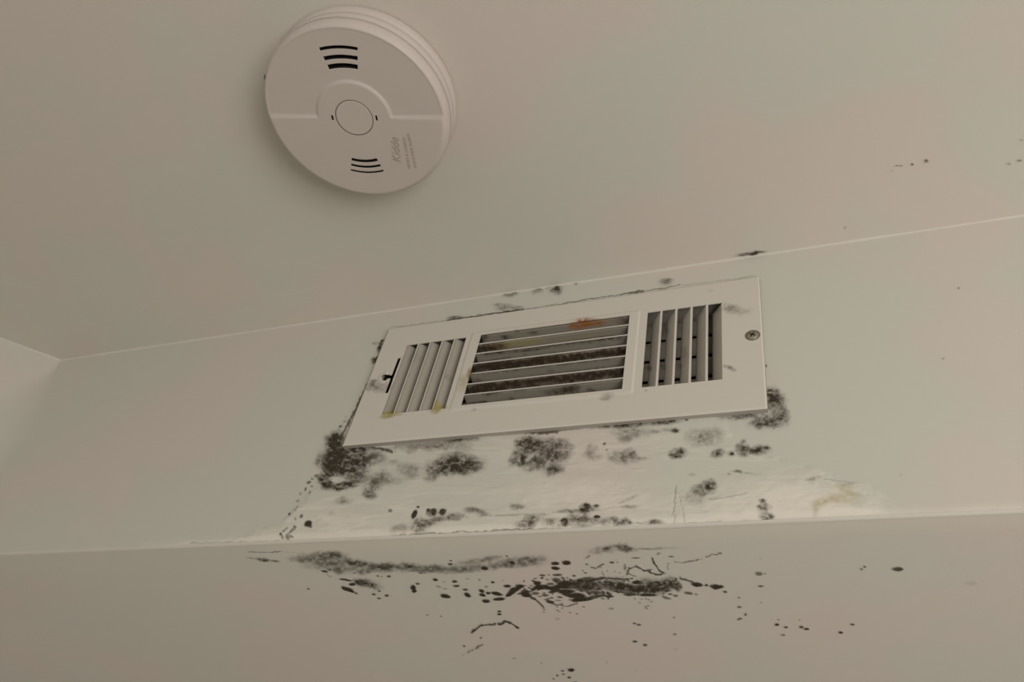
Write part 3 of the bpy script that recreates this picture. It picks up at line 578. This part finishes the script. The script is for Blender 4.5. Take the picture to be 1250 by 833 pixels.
BK = K(560, 370, 5.68)
blade_p = [
  Patch('g1').e(BK, 5.68, [(170,245,40,22,.8,-6),(330,235,40,10,.7),(515,207,34,11,.75),(1150,115,50,20,.35),(405,200,14,8,.4)]),
  Patch('g2').e(BK, 5.68, [(180,315,110,30,.9,-6),(300,300,60,22,.5),(480,322,60,10,.4),(640,295,180,7,.55,-7),(900,262,240,7,.6,-7),(1170,210,20,16,.3)]),
  Patch('g3').e(BK, 5.68, [(250,345,110,9,.75,-7),(470,325,120,8,.7,-7),(700,290,160,8,.7,-7),(1000,250,190,10,.8,-6),(460,358,16,10,.5),(1000,290,40,8,.2)]),
  Patch('g4').e(BK, 5.68, [(300,430,210,34,1.,-6,.6),(560,400,220,30,.95,-7,.6),(850,372,230,28,.95,-7,.6),(1080,338,130,28,1.,-6,.6),(150,455,60,28,.8),(300,440,160,22,.8)]),
  Patch('g5').e(BK, 5.68, [(640,472,30,9,.4),(120,540,60,14,.4),(400,460,300,6,.5,-7),(900,405,300,6,.55,-7),(1150,400,30,20,.4)]),
  Patch('g6').e(BK, 5.68, [(200,590,170,36,1.,-6,.6),(430,560,200,34,.95,-6,.6),(700,530,220,34,.92,-6,.6),(950,495,200,32,.95,-6,.6),(1110,480,70,32,1.,-6,.6),(620,555,120,12,-.35)]),
  Patch('g7').e(BK, 5.68, [(170,690,34,12,.8),(110,695,30,10,.7),(370,665,26,12,.55),(640,620,60,16,.5),(750,605,80,26,.8),(800,580,40,22,.6),(920,605,34,12,.65),(1090,600,40,10,.3)]),
]
blade_y = Patch('y').e(BK, 5.68, [(420,278,160,20,.55,-8),(850,235,240,14,.16,-7)]).e(k4, 6.407, [(590,600,26,44,.95,0,.6),(640,625,30,24,.6),(215,680,60,14,1,-10,.5),(300,670,20,12,.4),(610,640,50,16,.8)])
blade_r = Patch('r').e(BK, 5.68, [(770,165,14,18,.8),(850,150,70,22,.9,-8,.6),(950,135,60,18,.75),(1080,115,60,10,.35),(240,305,70,20,.45),(560,400,500,26,.22,-7),(560,540,500,30,.2,-7)])
side_d = Patch('s').e(k4, 6.407, [(420,230,36,40,.12),(690,390,30,30,.15),(230,640,40,60,.1)]).e(K(780,340,5.206), 5.206, [(160,330,26,36,.55),(60,430,24,14,.4),(350,245,10,16,.6),(290,480,30,60,.2),(60,575,24,14,.5),(150,570,24,14,.5),(250,560,24,14,.45),(490,190,30,30,.25)])

def sheet(name, path, along, a0, a1, n_a, mat, parent, stains=None, thick=0.0007, label=None, taper=0.0):
    """a pressed steel strip: a profile 'path' swept along x or z between a0 and a1"""
    A = np.linspace(a0, a1, n_a); npth = len(path); V = []
    for i, a in enumerate(A):
        for (p, y) in path:
            V.append((a, WALL_Y + y, p) if along == 'x' else (p, WALL_Y + y, a))
    V = np.array(V); u, v = project(V)
    R = np.zeros(len(V)); Y = np.zeros(len(V)); Ru = np.zeros(len(V))
    if stains:
        for i, p in enumerate(stains[0]): R = np.maximum(R, p.mask(u, v, 800 + i))
        Y = blade_y.mask(u, v, 850, .6); Ru = blade_r.mask(u, v, 860, .6)
    o = mesh_obj(name, V - ORG, grid_faces(n_a, npth), mat, parent, True, np.stack([R, R * 0, Ru, Y], 1))
    s = o.modifiers.new('solid', 'SOLIDIFY'); s.thickness = thick; s.offset = 0
    if label: o['label'] = label
    return o
# middle louvers: each hangs from the top of its slot and curls inwards
for i, (a, b) in enumerate(CS):
    path = []
    for t in np.linspace(0, 1, 9):
        dep = 0.0135 * t
        drop = -(b - a) * (0.02 + .55 * t ** 1.5)
        path.append((b + drop * 1.0 + 0.0004, -0.0042 + dep))
    lab = {0: 'grey louver with dark specks along its lower edge', 1: 'louver caked in dark brown dirt', 3: 'louver covered in brown mould', 5: 'louver stained olive and dark brown at its left', 6: 'top louver with an orange rust patch'}.get(i)
    o = sheet('louver', path, 'x', CX0 - .0004, CX1 + .0004, 230, m_deep_shade, reg, (blade_p,), label=lab)
# left bank: blades slope inwards to the right, so their faces show
for i, (a, b) in enumerate(LS):
    path = [(a - .0004 + (b - a + .0015) * (t ** .85), -0.0046 + 0.0150 * (t ** 1.25)) for t in np.linspace(0, 1, 9)]
    sheet('louver', path, 'z', Z0 - .0012, Z1 + .0004, 120, m_shaded, reg, ([side_d],))
# right bank: blades slope inwards to the left, open to this side
for i, (a, b) in enumerate(RS):
    path = [(b + .0004 - (b - a) * .88 * (t ** 1.1), -0.0046 + 0.0115 * t) for t in np.linspace(0, 1, 9)]
    sheet('louver', path, 'z', Z0 - .0004, Z1 + .0012, 120, m_plate, reg, ([side_d],))
# damper behind the louvers: horizontal valve blades
for i, z in enumerate([0.455, 0.4785, 0.502, 0.5255]):
    path = [(z + CAM_H + .0105 * math.cos(q) , 0.0185 + .0085 * math.sin(q) * (1 if True else 0)) for q in np.linspace(math.radians(20), math.radians(165), 7)]
    path = [(z + CAM_H + .0072 * (1 - 2 * t) - .0015, 0.015 + .006 * t) for t in np.linspace(0, 1, 5)]
    sheet('damper_blade', path, 'x', -0.3630, OX1 - .002, 200, m_deep_shade, reg, ([side_d] + blade_p[3:6:2],))
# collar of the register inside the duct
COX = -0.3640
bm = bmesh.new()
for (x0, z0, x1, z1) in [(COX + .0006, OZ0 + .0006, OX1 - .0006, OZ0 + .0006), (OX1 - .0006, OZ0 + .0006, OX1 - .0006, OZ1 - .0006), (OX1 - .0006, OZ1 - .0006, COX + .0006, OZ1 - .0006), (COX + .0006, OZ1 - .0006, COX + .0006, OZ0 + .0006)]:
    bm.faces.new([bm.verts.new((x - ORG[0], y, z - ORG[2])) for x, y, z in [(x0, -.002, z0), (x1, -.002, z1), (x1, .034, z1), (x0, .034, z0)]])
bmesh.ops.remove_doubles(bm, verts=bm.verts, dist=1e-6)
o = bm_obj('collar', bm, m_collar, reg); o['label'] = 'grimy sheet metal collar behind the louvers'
# screw with cross recess
bm = bmesh.new(); n = 32; rings = [(0.0052, 0.0), (0.0052, .0004), (0.0045, .0012), (0.0028, .0017), (0.0, .0018)]
prev = None
for rr, hh in rings:
    if rr == 0: ring = [bm.verts.new((0, -hh, 0))]
    else: ring = [bm.verts.new((rr * math.cos(2*math.pi*i/n), -hh, rr * math.sin(2*math.pi*i/n))) for i in range(n)]
    if prev:
        for i in range(n):
            if len(ring) == 1: bm.faces.new([prev[i], prev[(i+1) % n], ring[0]])
            else: bm.faces.new([prev[i], prev[(i+1) % n], ring[(i+1) % n], ring[i]])
    prev = ring
sc = bm_obj('screw', bm, m_screw, reg, True); sc.location = (-0.0473 - ORG[0], -0.0046, 0.4821 + CAM_H - ORG[2]); sc.scale = (.92, 1, .92)
sc['label'] = 'tarnished cross head screw at the right end'
bm = bmesh.new()
for ang in (35, 125):
    b2 = bmesh.new(); add_box(b2, -.0028, .0028, -.0020, -.0010, -.0005, .0005)
    bmesh.ops.rotate(b2, verts=b2.verts, cent=(0, 0, 0), matrix=Matrix.Rotation(math.radians(ang), 3, 'Y'))
    me = bpy.data.meshes.new('t'); b2.to_mesh(me); b2.free(); bm.from_mesh(me); bpy.data.meshes.remove(me)
cr = bm_obj('cross_recess', bm, m_black, sc)
V = []
for rr, hh in ((.0050, .0008), (.0062, .0009)): V += [(rr * math.cos(2*math.pi*i/48), -hh, rr * math.sin(2*math.pi*i/48)) for i in range(48)]
mesh_obj('screw_shade', V, [(i, (i+1) % 48, 48 + (i+1) % 48, 48 + i) for i in range(48)], m_groove, sc)['label'] = 'dark ring standing in for shade round the screw head'  # flat dark ring added for the shaded gap round the head

# ------------------------------------------------------------------ smoke and carbon monoxide alarm
ACX, ACY = -0.3187, 0.2428
al = empty('smoke_alarm', 'round white smoke and carbon monoxide alarm on the ceiling', 'smoke alarm', (ACX, ACY, CEIL_Z), math.radians(14.2))
def lathe(name, prof, mat, parent, n=160):
    bm = bmesh.new(); prev = None
    for rr, z in prof:
        ring = [bm.verts.new((0, 0, z))] if rr == 0 else [bm.verts.new((rr * math.cos(2*math.pi*i/n), rr * math.sin(2*math.pi*i/n), z)) for i in range(n)]
        if prev:
            for i in range(n):
                if len(ring) == 1: bm.faces.new([prev[i], prev[(i+1) % n], ring[0]])
                elif len(prev) == 1: bm.faces.new([prev[0], ring[(i+1) % n], ring[i]])
                else: bm.faces.new([prev[i], prev[(i+1) % n], ring[(i+1) % n], ring[i]])
        prev = ring
    return bm_obj(name, bm, mat, parent, True)
lathe('mounting_plate', [(0, -.0002), (.0748, -.0002), (.0758, -.003), (.0756, -.0075), (.0742, -.0100), (.060, -.0100), (0, -.0100)], m_alarm, al)
# body with stepped face: polar height field
FZ = -0.0335
radii = list(np.linspace(0, .0714, 98)) + [.0720, .0727, .0734, .0740, .0745, .0748]
n = 256; V = []; Fc = []
def face_h(x, y, rr):
    up = -y          # towards the upper edge in the view
    s1 = smooth(.0290, .0318, np.hypot(x, y)); s2 = smooth(-.0006, .0016, up)
    h = FZ + 0.0016 * s1 * s2 * (1 - smooth(.0705, .073, rr))
    return h
V.append((0, 0, FZ))
for ri, rr in enumerate(radii[1:]):
    for i in range(n):
        a = 2 * math.pi * i / n; x = rr * math.cos(a); y = rr * math.sin(a)
        z = face_h(x, y, rr)
        if rr > .0702: z = z + (0.0052 * ((rr - .0702) / .0046) ** 2)
        V.append((x, y, z))
for rr, z in [(.0751, FZ + .0085), (.0752, FZ + .0125), (.0738, FZ + .0129), (.0738, FZ + .0138), (.0752, FZ + .0142), (.0752, -.0125), (.0738, -.0108), (.062, -.0106)]:
    for i in range(n):
        a = 2 * math.pi * i / n; V.append((rr * math.cos(a), rr * math.sin(a), z))
nr = (len(V) - 1) // n
for i in range(n): Fc.append((0, 1 + (i + 1) % n, 1 + i))
for k in range(nr - 1):
    for i in range(n): Fc.append((1 + k*n + i, 1 + k*n + (i+1) % n, 1 + (k+1)*n + (i+1) % n, 1 + (k+1)*n + i))
Fc.append(tuple(1 + (nr-1)*n + i for i in range(n)))
body = mesh_obj('housing', V, Fc, m_alarm, al, True)
body.data.materials.append(m_black)
bm = bmesh.new(); bm.from_mesh(body.data); bmesh.ops.recalc_face_normals(bm, faces=bm.faces); bm.to_mesh(body.data); bm.free()
# arc slots cut into the face
def arc_prism(bm, cy, rad, half, w, sgn):
    """arc of centre line radius rad through (0, cy); bulges away from the middle"""
    m = 14; oy = cy - sgn * rad
    L = []
    for z in (FZ - .004, FZ + .0065):
        inner = []; outer = []
        for i in range(m + 1):
            t = (i / m * 2 - 1) * half / rad
            for lst, q in ((inner, rad - w / 2), (outer, rad + w / 2)):
                lst.append(bm.verts.new((q * math.sin(t), oy + sgn * q * math.cos(t), z)))
        L.append((inner, outer))
    (i0, o0), (i1, o1) = L
    for k in range(m):
        bm.faces.new([i0[k], i0[k+1], o0[k+1], o0[k]]); bm.faces.new([i1[k], i1[k+1], o1[k+1], o1[k]])
        bm.faces.new([i0[k], i0[k+1], i1[k+1], i1[k]]); bm.faces.new([o0[k], o0[k+1], o1[k+1], o1[k]])
    for k in (0, m): bm.faces.new([i0[k], o0[k], o1[k], i1[k]])
bm = bmesh.new()
for cy, half, w in [(-.0572, .0150, .0024), (-.0497, .0134, .0031), (-.0427, .0118, .0037)]: arc_prism(bm, cy, abs(cy) + .012, half, w, -1)
for cy, half, w in [(.0392, .0112, .0024), (.0447, .0128, .0020), (.0500, .0144, .0014)]: arc_prism(bm, cy, abs(cy), half, w, 1)
add_box(bm, -.01905, -.01755, -.0021, .0021, FZ - .004, FZ + .003); add_box(bm, .01755, .01905, -.0021, .0021, FZ - .004, FZ + .003)
cut = bm_obj('cutter', bm, [m_alarm, m_black])
for p in cut.data.polygons: p.material_index = 1
cut.parent = al
bpy.context.view_layer.update()
bo = body.modifiers.new('slots', 'BOOLEAN'); bo.operation = 'DIFFERENCE'; bo.object = cut; bo.solver = 'EXACT'; bo.material_mode = 'TRANSFER'
dg = bpy.context.evaluated_depsgraph_get()
me = bpy.data.meshes.new_from_object(body.evaluated_get(dg)); body.modifiers.clear(); old = body.data; body.data = me
bpy.data.objects.remove(cut)
# push button in its ring groove
def ring(name, r0, r1, z, mat, parent, nn=96):
    V = [(rr * math.cos(2*math.pi*i/nn), rr * math.sin(2*math.pi*i/nn), z) for rr in (r0, r1) for i in range(nn)]
    return V, [(i, (i+1) % nn, nn + (i+1) % nn, nn + i) for i in range(nn)]
bt = lathe('test_button', [(0, FZ - .0003), (.0130, FZ - .0003), (.0144, FZ - .0003), (.01445, FZ - .0003), (.0147, FZ - .0001), (.0149, FZ + .0006), (.0, FZ + .0006)], m_alarm, al, 96)
V, Fc = ring('g', .0148, .0155, FZ - .00008, m_groove, al); gr = mesh_obj('button_groove', V, Fc, m_groove, al); gr['label'] = 'thin dark gap round the button'
bm = bmesh.new(); add_box(bm, .0738, .0756, -.0018, .0018, -.0280, -.0230)
bmesh.ops.rotate(bm, verts=bm.verts, cent=(0, 0, 0), matrix=Matrix.Rotation(math.radians(-155.5), 3, 'Z'))
bm_obj('side_catch', bm, m_black, al)['label'] = 'small black slot on the rim'
# moulded lettering, reading upwards beside the lower slots
def lettering(txt, size, x, y, rot, shear=0.0):
    c = bpy.data.curves.new('t', 'FONT'); c.body = txt; c.size = size; c.extrude = 0.00008; c.shear = shear
    o = bpy.data.objects.new('t', c); COL.objects.link(o)
    bpy.context.view_layer.update()
    me = bpy.data.meshes.new_from_object(o.evaluated_get(bpy.context.evaluated_depsgraph_get()))
    bpy.data.objects.remove(o)
    me.materials.clear(); me.materials.append(m_print)
    # mirrored in plan so that it reads correctly from below
    me.transform(Matrix.Translation((x, y, FZ - .00012)) @ Matrix.Rotation(rot, 4, 'Z') @ Matrix.Diagonal((1, -1, 1, 1)))
    t = bpy.data.objects.new('lettering', me); COL.objects.link(t); t.parent = al
    return t
LR = math.radians(-68)
def face_xy(px, py):
    d = ROT @ _cam(px, py); P = d * ((CEIL_Z + FZ - CAM_H) / d[2])
    dx, dy = P[0] - ACX, P[1] - ACY; a = math.radians(-14.2)
    return dx * math.cos(a) - dy * math.sin(a), dx * math.sin(a) + dy * math.cos(a)
def line_of(txt, p0, p1, size, shear=0.0):
    a = face_xy(*p0); b = face_xy(*p1)
    return lettering(txt, size, a[0], a[1], math.atan2(b[1] - a[1], b[0] - a[0]), shear)
line_of('Kidde', (489.5, 199), (486.0, 167), .0098, .25)['label'] = 'grey maker name moulded into the face'
line_of('SMOKE & CARBON', (501.5, 206), (494.5, 167), .0034)
line_of('MONOXIDE ALARM', (509, 205), (500.5, 166), .0035)
